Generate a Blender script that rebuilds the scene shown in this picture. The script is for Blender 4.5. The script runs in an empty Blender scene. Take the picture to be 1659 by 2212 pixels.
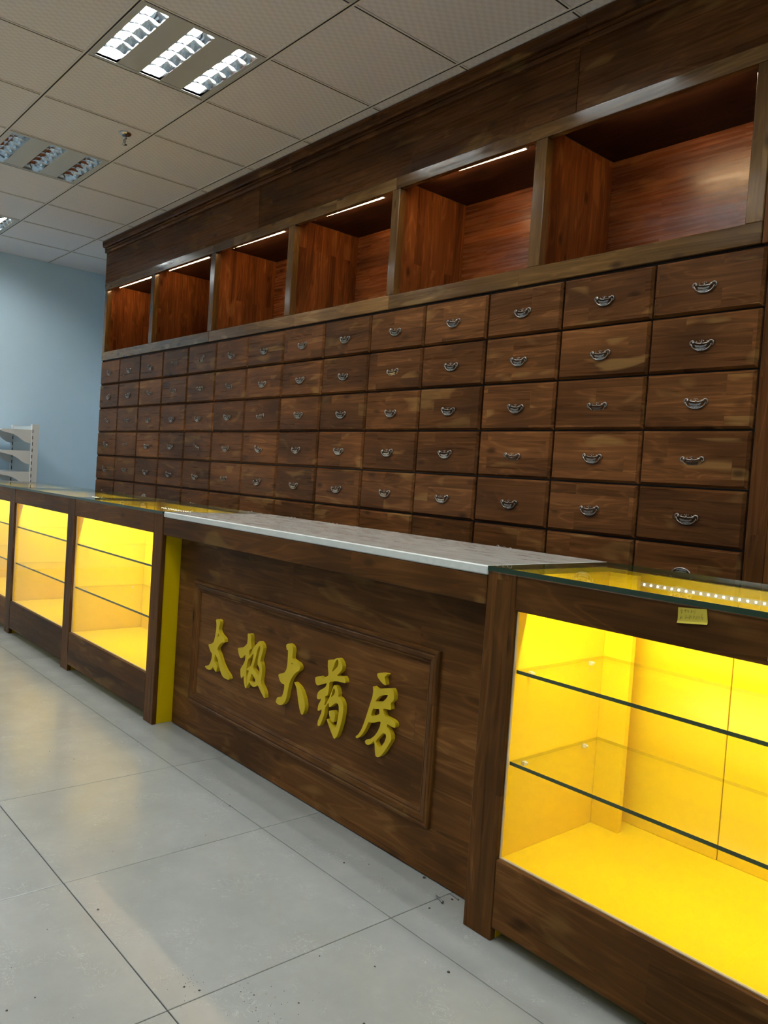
import bpy, math, random
from mathutils import Vector, Matrix
random.seed(7)
sc = bpy.context.scene
COL = sc.collection

# ---------------------------------------------------------------- camera
F_PX = 1715.6
YAW, PITCH, ROLL = -0.8543, -0.0403, 0.0674
CAM_Z = 1.0921
cy, sy, cp, sp = math.cos(YAW), math.sin(YAW), math.cos(PITCH), math.sin(PITCH)
fw = Vector((sy*cp, cy*cp, sp)); rt = Vector((cy, -sy, 0)); up = rt.cross(fw)
c_, s_ = math.cos(ROLL), math.sin(ROLL)
r2 = c_*rt + s_*up; u2 = -s_*rt + c_*up
cam_d = bpy.data.cameras.new('camera'); cam = bpy.data.objects.new('camera', cam_d); COL.objects.link(cam)
m = Matrix((r2, u2, -fw)).transposed().to_4x4(); m.translation = (0, 0, CAM_Z)
cam.matrix_world = m
cam_d.sensor_fit = 'VERTICAL'; cam_d.sensor_height = 36.0; cam_d.sensor_width = 27.0
cam_d.lens = F_PX/2212*36.0
cam_d.clip_start = 0.02
sc.camera = cam

# ---------------------------------------------------------------- sky, exposure, light levels
w = bpy.data.worlds.new('daylight'); sc.world = w; w.use_nodes = True
bg = w.node_tree.nodes['Background']
bg.inputs[0].default_value = (0.66, 0.84, 1.0, 1); bg.inputs[1].default_value = 0.55
sc.view_settings.view_transform = 'Standard'; sc.view_settings.look = 'None'
sc.view_settings.exposure = 0.0; sc.view_settings.gamma = 1.0
sc.view_settings.use_curve_mapping = False
cy_ = sc.cycles
cy_.use_light_tree = False; cy_.max_bounces = 7; cy_.diffuse_bounces = 4; cy_.glossy_bounces = 3; cy_.transmission_bounces = 2; cy_.transparent_max_bounces = 14
E_TUBE = 104.0      # fluorescent tubes in the ceiling panels
E_NICHE = 72.0      # warm tubes in the niches
P_CASE = 6.2       # watts per display-case LED strip
C_TUBE = (0.95, 1.0, 0.97)
C_NICHE = (1.0, 0.68, 0.36)
C_CASE = (1.0, 0.97, 0.88)

# ---------------------------------------------------------------- dimensions (metres)
H = 2.9427                       # ceiling height
XL, XR, YF0, YB0 = -7.99, 2.22, -4.1, 3.14
GX, GY, GT = -3.1797, 1.9022, 0.6          # ceiling grid
FX, FY, FT = -1.4116, 1.3438, 0.6          # floor grid
YC = 2.614                       # cabinet face
YP = 1.474                       # counter face

# ---------------------------------------------------------------- mesh helpers
class MB:
    def __init__(s): s.v = []; s.f = []; s.m = []; s.sm = []
    def add(s, vs, fs, mi=0, smooth=False):
        o = len(s.v); s.v += [tuple(p) for p in vs]
        for f in fs: s.f.append(tuple(i+o for i in f)); s.m.append(mi); s.sm.append(smooth)
        return s
    def box(s, x0, x1, y0, y1, z0, z1, mi=0):
        return s.add([(x, y, z) for z in (z0, z1) for y in (y0, y1) for x in (x0, x1)],
            [(0,2,3,1),(4,5,7,6),(0,1,5,4),(2,6,7,3),(0,4,6,2),(1,3,7,5)], mi)
    def cbox(s, x0, x1, y0, y1, z0, z1, b=0.002, mi=0):
        # box with chamfered edges
        vs = []; idx = {}
        for ix, (x, dx) in enumerate(((x0, b), (x1, -b))):
            for iy, (y, dy) in enumerate(((y0, b), (y1, -b))):
                for iz, (z, dz) in enumerate(((z0, b), (z1, -b))):
                    idx[ix,iy,iz] = len(vs)
                    vs += [(x, y+dy, z+dz), (x+dx, y, z+dz), (x+dx, y+dy, z)]
        I = lambda a, bb, c, k: idx[a,bb,c]+k
        fs = []
        fs.append((I(0,0,0,0),I(0,0,1,0),I(0,1,1,0),I(0,1,0,0)))
        fs.append((I(1,0,0,0),I(1,1,0,0),I(1,1,1,0),I(1,0,1,0)))
        fs.append((I(0,0,0,1),I(1,0,0,1),I(1,0,1,1),I(0,0,1,1)))
        fs.append((I(0,1,0,1),I(0,1,1,1),I(1,1,1,1),I(1,1,0,1)))
        fs.append((I(0,0,0,2),I(0,1,0,2),I(1,1,0,2),I(1,0,0,2)))
        fs.append((I(0,0,1,2),I(1,0,1,2),I(1,1,1,2),I(0,1,1,2)))
        for a in (0,1):
            for c in (0,1):
                fs.append((I(a,c,0,0),I(a,c,1,0),I(a,c,1,1),I(a,c,0,1)))
                fs.append((I(a,0,c,0),I(a,1,c,0),I(a,1,c,2),I(a,0,c,2)))
                fs.append((I(0,a,c,1),I(1,a,c,1),I(1,a,c,2),I(0,a,c,2)))
                for d in (0,1): fs.append((I(a,c,d,0),I(a,c,d,1),I(a,c,d,2)))
        return s.add(vs, fs, mi)
    def tube(s, pts, r, n=8, mi=0, cap=True):
        pts = [Vector(p) for p in pts]; vs = []; fs = []
        rs = r if isinstance(r, (list, tuple)) else [r]*len(pts)
        prev = None
        for i, p in enumerate(pts):
            t = (pts[min(i+1, len(pts)-1)]-pts[max(i-1, 0)]).normalized()
            a = prev if prev else (Vector((0,0,1)) if abs(t.z) < .9 else Vector((1,0,0)))
            e1 = (a-t*a.dot(t)).normalized(); e2 = t.cross(e1); prev = e1
            for k in range(n):
                an = 2*math.pi*k/n; vs.append(p+(e1*math.cos(an)+e2*math.sin(an))*rs[i])
        for i in range(len(pts)-1):
            for k in range(n):
                k2 = (k+1) % n; fs.append((i*n+k, i*n+k2, (i+1)*n+k2, (i+1)*n+k))
        if cap: fs += [tuple(range(n))[::-1], tuple((len(pts)-1)*n+k for k in range(n))]
        return s.add(vs, fs, mi, True)
    def ball(s, c, r, n=8, mi=0, sc_=(1,1,1)):
        vs = []; fs = []; k = n//2
        for i in range(1, k):
            ph = math.pi*i/k
            for j in range(n):
                th = 2*math.pi*j/n
                vs.append((c[0]+r*sc_[0]*math.sin(ph)*math.cos(th), c[1]+r*sc_[1]*math.sin(ph)*math.sin(th), c[2]+r*sc_[2]*math.cos(ph)))
        t = len(vs); vs += [(c[0],c[1],c[2]+r*sc_[2]), (c[0],c[1],c[2]-r*sc_[2])]
        for i in range(k-2):
            for j in range(n): fs.append((i*n+j, (i+1)*n+j, (i+1)*n+(j+1)%n, i*n+(j+1)%n))
        for j in range(n):
            fs.append((t, j, (j+1)%n)); fs.append((t+1, (k-2)*n+(j+1)%n, (k-2)*n+j))
        return s.add(vs, fs, mi, True)
    def lathe(s, prof, c=(0,0,0), n=20, mi=0):
        vs = []; fs = []
        for r, z in prof:
            for j in range(n):
                a = 2*math.pi*j/n; vs.append((c[0]+r*math.cos(a), c[1]+r*math.sin(a), c[2]+z))
        for i in range(len(prof)-1):
            for j in range(n): fs.append((i*n+j, i*n+(j+1)%n, (i+1)*n+(j+1)%n, (i+1)*n+j))
        return s.add(vs, fs, mi, True)
    def prism_xz(s, poly, y0, y1, mi=0):
        # polygon in x,z extruded along y
        n = len(poly); vs = [(x, y0, z) for x, z in poly]+[(x, y1, z) for x, z in poly]
        fs = [tuple(range(n)), tuple(range(2*n-1, n-1, -1))]+[(i, (i+1)%n, n+(i+1)%n, n+i) for i in range(n)]
        return s.add(vs, fs, mi)
    def prism_yz(s, poly, x0, x1, mi=0):
        n = len(poly); vs = [(x0, y, z) for y, z in poly]+[(x1, y, z) for y, z in poly]
        fs = [tuple(range(n)), tuple(range(2*n-1, n-1, -1))]+[(i, (i+1)%n, n+(i+1)%n, n+i) for i in range(n)]
        return s.add(vs, fs, mi)
    def mesh(s, name, mats):
        me = bpy.data.meshes.new(name); me.from_pydata(s.v, [], s.f)
        for mt in (mats if isinstance(mats, (list, tuple)) else [mats]): me.materials.append(mt)
        me.polygons.foreach_set('material_index', s.m)
        me.polygons.foreach_set('use_smooth', s.sm)
        import bmesh
        bm = bmesh.new(); bm.from_mesh(me); bmesh.ops.recalc_face_normals(bm, faces=bm.faces); bm.to_mesh(me); bm.free()
        me.update()
        return me
    def build(s, name, mats, parent=None, loc=None):
        return put(name, s.mesh(name, mats), parent, loc)

def put(name, me, parent=None, loc=None):
    """link a mesh object; coordinates are world unless loc gives an origin (world)"""
    o = bpy.data.objects.new(name, me); COL.objects.link(o)
    l = Vector(loc) if loc is not None else Vector((0,0,0))
    if parent is not None:
        o.parent = parent; l = l-wpos(parent)
    o.location = l
    return o
def wpos(o):
    p = Vector(o.location)
    while o.parent is not None:
        o = o.parent; p = p+Vector(o.location)
    return p
def thing(name, label, cat, loc, group=None):
    o = bpy.data.objects.new(name, None); COL.objects.link(o); o.location = loc
    o.empty_display_size = 0.05
    return tag(o, label, cat, group)
def tag(o, label=None, cat=None, group=None, kind=None):
    if label: o['label'] = label
    if cat: o['category'] = cat
    if group: o['group'] = group
    if kind: o['kind'] = kind
    return o

# ---------------------------------------------------------------- materials
def new_mat(name):
    mt = bpy.data.materials.new(name); mt.use_nodes = True
    nt = mt.node_tree; return mt, nt, nt.nodes['Principled BSDF']
def N(nt, typ, **kw):
    n = nt.nodes.new(typ)
    for k, v in kw.items():
        if k.startswith('i_'):
            n.inputs[k[2:].replace('_', ' ')].default_value = v
        else: setattr(n, k, v)
    return n
def math_n(nt, op, a, b=None, c=None):
    n = nt.nodes.new('ShaderNodeMath'); n.operation = op
    for i, x in enumerate((a, b, c)):
        if x is None: continue
        if isinstance(x, (int, float)): n.inputs[i].default_value = x
        else: nt.links.new(x, n.inputs[i])
    return n.outputs[0]
def vmath(nt, op, a, b):
    n = nt.nodes.new('ShaderNodeVectorMath'); n.operation = op
    for i, x in enumerate((a, b)):
        if isinstance(x, tuple): n.inputs[i].default_value = x
        else: nt.links.new(x, n.inputs[i])
    return n.outputs[0]
def mixc(nt, fac, a, b, mode='MIX'):
    n = nt.nodes.new('ShaderNodeMix'); n.data_type = 'RGBA'; n.blend_type = mode
    for k, x in ((0, fac), (6, a), (7, b)):
        if isinstance(x, (int, float)): n.inputs[k].default_value = x
        elif isinstance(x, tuple): n.inputs[k].default_value = (*x, 1)
        else: nt.links.new(x, n.inputs[k])
    return n.outputs[2]
def noise(nt, vec, scale, detail=4, rough=.55, dist=0):
    n = N(nt, 'ShaderNodeTexNoise'); n.inputs['Scale'].default_value = scale
    n.inputs['Detail'].default_value = detail; n.inputs['Roughness'].default_value = rough; n.inputs['Distortion'].default_value = dist
    nt.links.new(vec, n.inputs['Vector']); return n.outputs['Fac']
def ramp(nt, fac, stops):
    n = nt.nodes.new('ShaderNodeValToRGB'); e = n.color_ramp.elements
    while len(e) < len(stops): e.new(.5)
    for el, (p, c) in zip(e, stops):
        el.position = p; el.color = (*c, 1) if len(c) == 3 else c
    nt.links.new(fac, n.inputs[0]); return n.outputs[0]
def maprange(nt, v, a, b, c=0., d=1.):
    n = nt.nodes.new('ShaderNodeMapRange'); n.clamp = True
    nt.links.new(v, n.inputs[0])
    for i, x in enumerate((a, b, c, d)): n.inputs[i+1].default_value = x
    return n.outputs[0]
def plain(name, col, rough=.5, metal=0., var=0., vscale=8., spec=.5, bump=0.):
    mt, nt, b = new_mat(name)
    b.inputs['Roughness'].default_value = rough; b.inputs['Metallic'].default_value = metal
    b.inputs['Specular IOR Level'].default_value = spec
    tc = N(nt, 'ShaderNodeTexCoord'); f = noise(nt, tc.outputs['Object'], vscale, 5)
    k = maprange(nt, f, .3, .7, 1-var, 1+var)
    cm = nt.nodes.new('ShaderNodeMix'); cm.data_type = 'RGBA'; cm.blend_type = 'MULTIPLY'; cm.inputs[0].default_value = 1
    cm.inputs[6].default_value = (*col, 1)
    cc = nt.nodes.new('ShaderNodeCombineColor')
    for i in range(3): nt.links.new(k, cc.inputs[i])
    nt.links.new(cc.outputs[0], cm.inputs[7]); nt.links.new(cm.outputs[2], b.inputs['Base Color'])
    if bump:
        bp = N(nt, 'ShaderNodeBump'); bp.inputs['Strength'].default_value = bump; bp.inputs['Distance'].default_value = .002
        nt.links.new(f, bp.inputs['Height']); nt.links.new(bp.outputs[0], b.inputs['Normal'])
    return mt
def emit(name, col, strength):
    mt, nt, b = new_mat(name)
    b.inputs['Base Color'].default_value = (.8,.8,.8,1)
    b.inputs['Emission Color'].default_value = (*col, 1); b.inputs['Emission Strength'].default_value = strength
    return mt
def wood(name, order, dark, mid, light, worn, rough=.3, stave=.07, length=.55, knot=1.0, wornamt=.22, lo=.25, hi=.8, spec=.06, svar=.12, bump=.04):
    """order: which object axes serve as (along grain, across staves, depth)"""
    mt, nt, b = new_mat(name); L = nt.links.new
    tc = N(nt, 'ShaderNodeTexCoord'); oi = N(nt, 'ShaderNodeObjectInfo')
    off = math_n(nt, 'MULTIPLY', oi.outputs['Random'], 61.7)
    cx = N(nt, 'ShaderNodeCombineXYZ'); L(off, cx.inputs[0]); L(math_n(nt, 'MULTIPLY', off, .37), cx.inputs[1]); L(math_n(nt, 'MULTIPLY', off, .53), cx.inputs[2])
    sep = N(nt, 'ShaderNodeSeparateXYZ'); L(tc.outputs['Object'], sep.inputs[0])
    com = N(nt, 'ShaderNodeCombineXYZ')
    for i, ch in enumerate(order): L(sep.outputs['xyz'.index(ch)], com.inputs[i])
    P = vmath(nt, 'ADD', com.outputs[0], cx.outputs[0])
    br = N(nt, 'ShaderNodeTexBrick', offset=.43, offset_frequency=2, squash=1.0)
    br.inputs['Color1'].default_value = (0,0,0,1); br.inputs['Color2'].default_value = (1,1,1,1); br.inputs['Mortar'].default_value = (.5,.5,.5,1)
    br.inputs['Scale'].default_value = 1; br.inputs['Mortar Size'].default_value = 0.0006; br.inputs['Mortar Smooth'].default_value = .3
    br.inputs['Brick Width'].default_value = length; br.inputs['Row Height'].default_value = stave
    L(P, br.inputs['Vector'])
    s = N(nt, 'ShaderNodeSeparateColor'); L(br.outputs['Color'], s.inputs[0]); sv = s.outputs[0]
    so = N(nt, 'ShaderNodeCombineXYZ'); L(math_n(nt, 'MULTIPLY', sv, 17.3), so.inputs[0]); L(math_n(nt, 'MULTIPLY', sv, 9.1), so.inputs[1]); L(math_n(nt, 'MULTIPLY', sv, 5.7), so.inputs[2])
    P2 = vmath(nt, 'ADD', P, so.outputs[0])
    fine = noise(nt, vmath(nt, 'MULTIPLY', P2, (2.2, 70, 70)), 1, 3, .6, .4)
    broad = noise(nt, vmath(nt, 'MULTIPLY', P2, (1.3, 11, 11)), 1, 2, .5, .8)
    ring = math_n(nt, 'SINE', math_n(nt, 'MULTIPLY', broad, 55.))
    ringw = math_n(nt, 'POWER', maprange(nt, ring, -1, 1), 5.)
    vo = N(nt, 'ShaderNodeTexVoronoi'); vo.inputs['Scale'].default_value = 1
    L(vmath(nt, 'MULTIPLY', P2, (4.5, 9., 9.)), vo.inputs['Vector'])
    kn = maprange(nt, vo.outputs['Distance'], .05, .17, 1., 0.)
    v = math_n(nt, 'ADD', math_n(nt, 'MULTIPLY', fine, .36), math_n(nt, 'MULTIPLY', broad, .48))
    v = math_n(nt, 'ADD', v, math_n(nt, 'MULTIPLY', math_n(nt, 'SUBTRACT', sv, .5), svar))
    v = math_n(nt, 'ADD', v, math_n(nt, 'MULTIPLY', ringw, .10))
    v = maprange(nt, v, lo, hi)
    col = ramp(nt, v, [(0, dark), (.5, mid), (1, light)])
    # uneven stain, darker and lighter clouds
    cl = noise(nt, vmath(nt, 'MULTIPLY', P, (2.1, 3.3, 3.3)), 1, 2, .5)
    col = mixc(nt, maprange(nt, cl, .46, .72, 0, .7), col, tuple(d*.75 for d in dark))
    # rubbed patches where the stain is thin
    wn = noise(nt, vmath(nt, 'MULTIPLY', P2, (3.2, 9, 9)), 1, 2, .6, .5)
    col = mixc(nt, maprange(nt, wn, .60, .68, 0, wornamt), col, worn)
    col = mixc(nt, math_n(nt, 'MULTIPLY', kn, .8*knot), col, tuple(d*.5 for d in dark))
    col = mixc(nt, math_n(nt, 'MULTIPLY', br.outputs['Fac'], .22), col, tuple(d*.5 for d in dark))
    vv = maprange(nt, math_n(nt, 'FRACT', math_n(nt, 'MULTIPLY', oi.outputs['Random'], 17.31)), 0, 1, .72, 1.18)
    vc = nt.nodes.new('ShaderNodeCombineColor')
    for i in range(3): L(vv, vc.inputs[i])
    col = mixc(nt, 1., col, vc.outputs[0], 'MULTIPLY')
    L(col, b.inputs['Base Color'])
    L(maprange(nt, fine, .3, .7, rough-.05, rough+.10), b.inputs['Roughness'])
    b.inputs['Specular IOR Level'].default_value = spec
    bp = N(nt, 'ShaderNodeBump'); bp.inputs['Strength'].default_value = bump; bp.inputs['Distance'].default_value = .001
    hh = math_n(nt, 'SUBTRACT', math_n(nt, 'ADD', fine, math_n(nt, 'MULTIPLY', cl, 2.)), math_n(nt, 'MULTIPLY', br.outputs['Fac'], 1.5))
    L(hh, bp.inputs['Height']); L(bp.outputs[0], b.inputs['Normal'])
    return mt
def glass(name, tint, f0=.04):
    mt, nt, b = new_mat(name); nt.nodes.remove(b); L = nt.links.new
    lw = N(nt, 'ShaderNodeLayerWeight'); lw.inputs['Blend'].default_value = .5
    f = math_n(nt, 'ADD', math_n(nt, 'MULTIPLY', math_n(nt, 'POWER', lw.outputs['Facing'], 5.), 1-f0), f0)
    f = math_n(nt, 'SUBTRACT', 1., math_n(nt, 'SQRT', math_n(nt, 'DIVIDE', math_n(nt, 'SUBTRACT', 1., f), math_n(nt, 'ADD', 1., f))))
    tr = N(nt, 'ShaderNodeBsdfTransparent'); tr.inputs[0].default_value = (*tint, 1)
    gl = N(nt, 'ShaderNodeBsdfGlossy'); gl.inputs['Roughness'].default_value = .015; gl.inputs[0].default_value = (1,1,1,1)
    mx = N(nt, 'ShaderNodeMixShader'); L(f, mx.inputs[0]); L(tr.outputs[0], mx.inputs[1]); L(gl.outputs[0], mx.inputs[2])
    L(mx.outputs[0], nt.nodes['Material Output'].inputs[0])
    return mt

D_, M_, L_, W_ = (.036,.0128,.0038), (.110,.0415,.0120), (.24,.102,.032), (.36,.21,.065)
M = {}
M['wx'] = wood('stained_pine_front', 'xzy', D_, M_, L_, W_, rough=.30, spec=.07, bump=.03)
M['fr'] = wood('stained_pine_frieze', 'xzy', (.042,.0145,.005), (.118,.044,.013), (.225,.094,.030), (.36,.21,.06), rough=.27, stave=.11, length=2.2, svar=.08)
M['wz'] = wood('stained_pine_upright', 'zxy', D_, M_, L_, W_, rough=.27, stave=.05, length=.9)
M['wzy'] = wood('stained_pine_side', 'zyx', D_, M_, L_, W_, rough=.3, stave=.06, length=.8)
M['rail'] = wood('stained_pine_rail', 'xzy', (.062,.027,.008), (.140,.070,.021), (.24,.135,.042), (.33,.21,.075), rough=.13, spec=.32, bump=.02, stave=.09, length=1.1)
M['post'] = wood('stained_pine_post', 'zxy', (.062,.027,.008), (.140,.070,.021), (.24,.135,.042), (.33,.21,.075), rough=.13, spec=.32, bump=.02, stave=.09, length=1.1)
R_ = ((.055,.014,.004), (.17,.050,.013), (.34,.115,.030), (.42,.18,.05))
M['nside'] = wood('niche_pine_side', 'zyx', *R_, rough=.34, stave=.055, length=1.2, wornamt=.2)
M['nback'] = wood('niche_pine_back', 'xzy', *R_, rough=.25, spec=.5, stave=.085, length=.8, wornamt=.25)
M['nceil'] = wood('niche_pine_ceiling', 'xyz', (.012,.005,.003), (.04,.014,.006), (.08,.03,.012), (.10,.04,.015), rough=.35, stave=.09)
M['yp'] = wood('orange_pine_plank', 'zxy', (.05,.018,.005), (.15,.062,.016), (.27,.125,.036), (.33,.17,.05), rough=.3, stave=.06, length=1.4)
CB = ((.045,.017,.0045), (.13,.052,.0135), (.26,.118,.034), (.36,.21,.06))
M['cx'] = wood('counter_pine_front', 'xzy', *CB, rough=.33, stave=.11, length=1.5)
M['cz'] = wood('counter_pine_post', 'zxy', *CB, rough=.30, stave=.045, length=1.2, wornamt=.2)
M['carc'] = plain('dark_carcass', (.012,.006,.004), .6, var=.2)
M['yellow'] = plain('yellow_lacquer', (.80,.535,.002), .30, var=.02, vscale=3, spec=.25)
M['sign'] = plain('yellow_sign_board', (.66,.46,.005), .55, var=.06, vscale=14)
M['glass'] = glass('clear_glass', (.965,.985,.965), .025)
M['pane'] = glass('thin_clear_pane', (.98,.985,.98), .02)
M['tedge'] = glass('dim_shelf_edge', (.74,.76,.50), .025)
M['sedge'] = plain('green_shelf_edge', (.030,.060,.012), .15, spec=.5)
M['edge'] = plain('green_glass_edge', (.010,.030,.010), .12, spec=.6)
M['ledstrip'] = plain('led_strip_tape', (.55,.50,.35), .5)
M['led'] = emit('led_chip', (1,.93,.7), 14)
M['led'].cycles.emission_sampling = 'NONE'      # the strip's lamp carries their light
M['alu'] = plain('pale_edge_bead', (.50,.42,.33), .4, var=.1)
M['metal'] = plain('antique_pewter', (.29,.265,.24), .30, metal=1, var=.35, vscale=220)
M['chrome'] = plain('sprinkler_chrome', (.55,.53,.52), .22, metal=1, var=.1)
M['steel'] = plain('dull_steel', (.25,.25,.26), .35, metal=1)
M['white_metal'] = plain('white_enamel', (.62,.63,.62), .45, var=.02)
M['lampgrey'] = plain('lamp_frame_enamel', (.50,.50,.49), .4, var=.02)
M['mirror'] = plain('polished_reflector', (.86,.88,.90), .10, metal=1)
M['tube'] = emit('fluorescent_tube', C_TUBE, E_TUBE)
M['niche_tube'] = emit('warm_led_tube', C_NICHE, E_NICHE)
M['cap'] = plain('tube_cap', (.6,.58,.55), .4)
M['dark'] = plain('dark_groove', (.012,.012,.012), .7)
M['wall'] = plain('pale_blue_wall_paint', (.60,.765,.89), .75, var=.025, vscale=2.2, bump=.05)
M['shelfwhite'] = plain('white_shelf_steel', (.72,.72,.72), .4, var=.02)
M['shelfback'] = plain('shelf_back_panel', (.56,.62,.64), .5, var=.02)
M['paper'] = plain('yellow_paper', (.50,.39,.035), .8, var=.05, vscale=40)
M['ink'] = plain('pencil_ink', (.14,.10,.012), .8)
M['crumb'] = plain('dark_grit', (.06,.055,.045), .9, var=.4, vscale=120)
M['frame_dark'] = plain('window_frame_aluminium', (.25,.26,.27), .4, metal=.6)

def floor_mat():
    mt, nt, b = new_mat('grey_porcelain_tile'); L = nt.links.new
    tc = N(nt, 'ShaderNodeTexCoord'); oi = N(nt, 'ShaderNodeObjectInfo')
    off = math_n(nt, 'MULTIPLY', oi.outputs['Random'], 41.)
    cx = N(nt, 'ShaderNodeCombineXYZ'); L(off, cx.inputs[0]); L(off, cx.inputs[1])
    P = vmath(nt, 'ADD', tc.outputs['Object'], cx.outputs[0])
    big = noise(nt, P, 5, 5, .6); wob = noise(nt, P, 38, 4, .6)
    vn = noise(nt, P, 26, 3, .6, 1.8)
    vein = maprange(nt, math_n(nt, 'ABSOLUTE', math_n(nt, 'SUBTRACT', vn, .5)), 0, .012, 1, 0)
    vein = math_n(nt, 'MULTIPLY', vein, maprange(nt, noise(nt, P, 9, 2), .5, .62))
    col = ramp(nt, big, [(.3, (.335,.343,.330)), (.7, (.395,.40,.382))])
    col = mixc(nt, maprange(nt, wob, .4, .75, 0, .16), col, (.31,.31,.275))
    col = mixc(nt, math_n(nt, 'MULTIPLY', vein, .5), col, (.66,.65,.62))
    # trodden-in dirt
    d1 = noise(nt, P, 3.1, 3); d2 = noise(nt, P, 75, 3, .7)
    dirt = math_n(nt, 'MULTIPLY', maprange(nt, d1, .72, .82), maprange(nt, d2, .60, .70))
    col = mixc(nt, math_n(nt, 'MULTIPLY', dirt, .0), col, (.17,.15,.12))
    L(col, b.inputs['Base Color'])
    L(maprange(nt, big, .3, .7, .19, .27), b.inputs['Roughness'])
    bp = N(nt, 'ShaderNodeBump'); bp.inputs['Strength'].default_value = .05; bp.inputs['Distance'].default_value = .001
    L(wob, bp.inputs['Height']); L(bp.outputs[0], b.inputs['Normal'])
    return mt
M['floor'] = floor_mat()
def ceil_mat():
    mt, nt, b = new_mat('vinyl_faced_ceiling_tile'); L = nt.links.new
    tc = N(nt, 'ShaderNodeTexCoord'); sep = N(nt, 'ShaderNodeSeparateXYZ'); L(tc.outputs['Object'], sep.inputs[0])
    x, y = sep.outputs[0], sep.outputs[1]
    # woven embossing: short alternating dashes
    cellx = math_n(nt, 'SINE', math_n(nt, 'MULTIPLY', x, 2*math.pi/.036))
    celly = math_n(nt, 'SINE', math_n(nt, 'MULTIPLY', y, 2*math.pi/.050))
    chk = math_n(nt, 'MULTIPLY', cellx, celly)
    k = maprange(nt, chk, -.35, .35)
    col = mixc(nt, k, (.70,.65,.66), (.77,.725,.735))
    L(col, b.inputs['Base Color']); b.inputs['Roughness'].default_value = .6
    bp = N(nt, 'ShaderNodeBump'); bp.inputs['Strength'].default_value = .25; bp.inputs['Distance'].default_value = .001
    L(chk, bp.inputs['Height']); L(bp.outputs[0], b.inputs['Normal'])
    return mt
M['ceil'] = ceil_mat()
M['tee'] = plain('white_grid_tee', (.74,.68,.64), .5)
def marble_mat():
    mt, nt, b = new_mat('white_marble_slab'); L = nt.links.new
    tc = N(nt, 'ShaderNodeTexCoord')
    P = vmath(nt, 'MULTIPLY', tc.outputs['Object'], (2.2, 7., 4.))
    a = noise(nt, P, 1.6, 6, .6, 1.2); v = maprange(nt, math_n(nt, 'ABSOLUTE', math_n(nt, 'SUBTRACT', a, .5)), 0, .06, 1, 0)
    col = mixc(nt, math_n(nt, 'MULTIPLY', v, .35), (.76,.77,.73), (.58,.59,.57))
    d = noise(nt, tc.outputs['Object'], 60, 4, .7)
    col = mixc(nt, maprange(nt, d, .55, .75, 0, .25), col, (.5,.45,.38))
    # upward face: brown dust, its tone also standing in for the drawers' reflection
    ge = N(nt, 'ShaderNodeNewGeometry'); sn = N(nt, 'ShaderNodeSeparateXYZ'); L(ge.outputs['Normal'], sn.inputs[0])
    st = noise(nt, vmath(nt, 'MULTIPLY', tc.outputs['Object'], (5., 17., 1.)), 1, 6, .7, 1.2)
    du = math_n(nt, 'MULTIPLY', maprange(nt, sn.outputs[2], .8, .95), maprange(nt, st, .34, .64, 1., .45))
    col = mixc(nt, math_n(nt, 'MULTIPLY', du, .85), col, (.30,.255,.225))
    L(col, b.inputs['Base Color']); b.inputs['Roughness'].default_value = .16
    return mt
M['marble'] = marble_mat()

# ================================================================ SETTING
def lines(origin, step, a, b):
    n0 = math.ceil((a-origin)/step-1e-6); out = []
    while origin+n0*step <= b+1e-6:
        out.append(origin+n0*step); n0 += 1
    return out
def spans(ls, a, b):
    e = [a]+[x for x in ls if a+.03 < x < b-.03]+[b]
    return list(zip(e[:-1], e[1:]))

# floor: grout bed with single tiles laid on it
floor = tag(MB().box(XL, XR, YF0, YB0, -.06, -.004).build('floor', M['dark']), 'grey porcelain tiled shop floor with thin dark joints', kind='structure')
cache = {}
for (xa, xb) in spans(lines(FX, FT, XL, XR), XL, XR):
    for (ya, yb) in spans(lines(FY, FT, YF0, YB0), YF0, YB0):
        k = (round(xb-xa, 3), round(yb-ya, 3))
        if k not in cache:
            hx, hy = (xb-xa)/2-.0012, (yb-ya)/2-.0012
            cache[k] = MB().cbox(-hx, hx, -hy, hy, -.010, 0, .0009).mesh('floor_tile', M['floor'])
        put('floor_tile', cache[k], floor, ((xa+xb)/2, (ya+yb)/2, 0))

# ceiling: slab, recessed tiles, grooved tees
ceiling = tag(MB().box(XL, XR, YF0, YB0, H+.10, H+.16).build('ceiling', M['tee']), 'suspended ceiling of square embossed panels in a grooved grid', kind='structure')
LIGHTS = [  # x0, y0 of the panel's tile, lit, label
 (-3.7797, 1.3022, True,  'lit ceiling light panel nearest the camera, three glowing louvred troughs'),
 (-5.5797, 1.3022, False, 'unlit ceiling light panel with three empty louvred troughs beside the sprinkler'),
 (-7.3797, 1.3022, True,  'lit ceiling light panel cut by the left picture edge near the blue wall'),
 (-2.5797, 1.3022, True,  None), (-2.5797, .1022, True, None), (-5.5797, .1022, True, None), (-7.3797, .1022, True, None),
 (-.7797, 1.3022, True, None), (-.7797, .1022, True, None), (-3.7797, .1022, False, None), (-2.5797, -1.0978, False, None), (-.7797, -1.0978, True, None), (-5.5797, -2.2978, True, None), (-3.1797-1.2, -2.2978, True, None)]  # lit panels at the near right end are added to brighten that side
taken = {(round(a, 2), round(b_, 2)) for a, b_, *_ in LIGHTS}
cache = {}
ysp = spans(lines(GY, GT, YF0, YB0), YF0, YB0); xsp = spans(lines(GX, GT, XL, XR), XL, XR)
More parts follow.
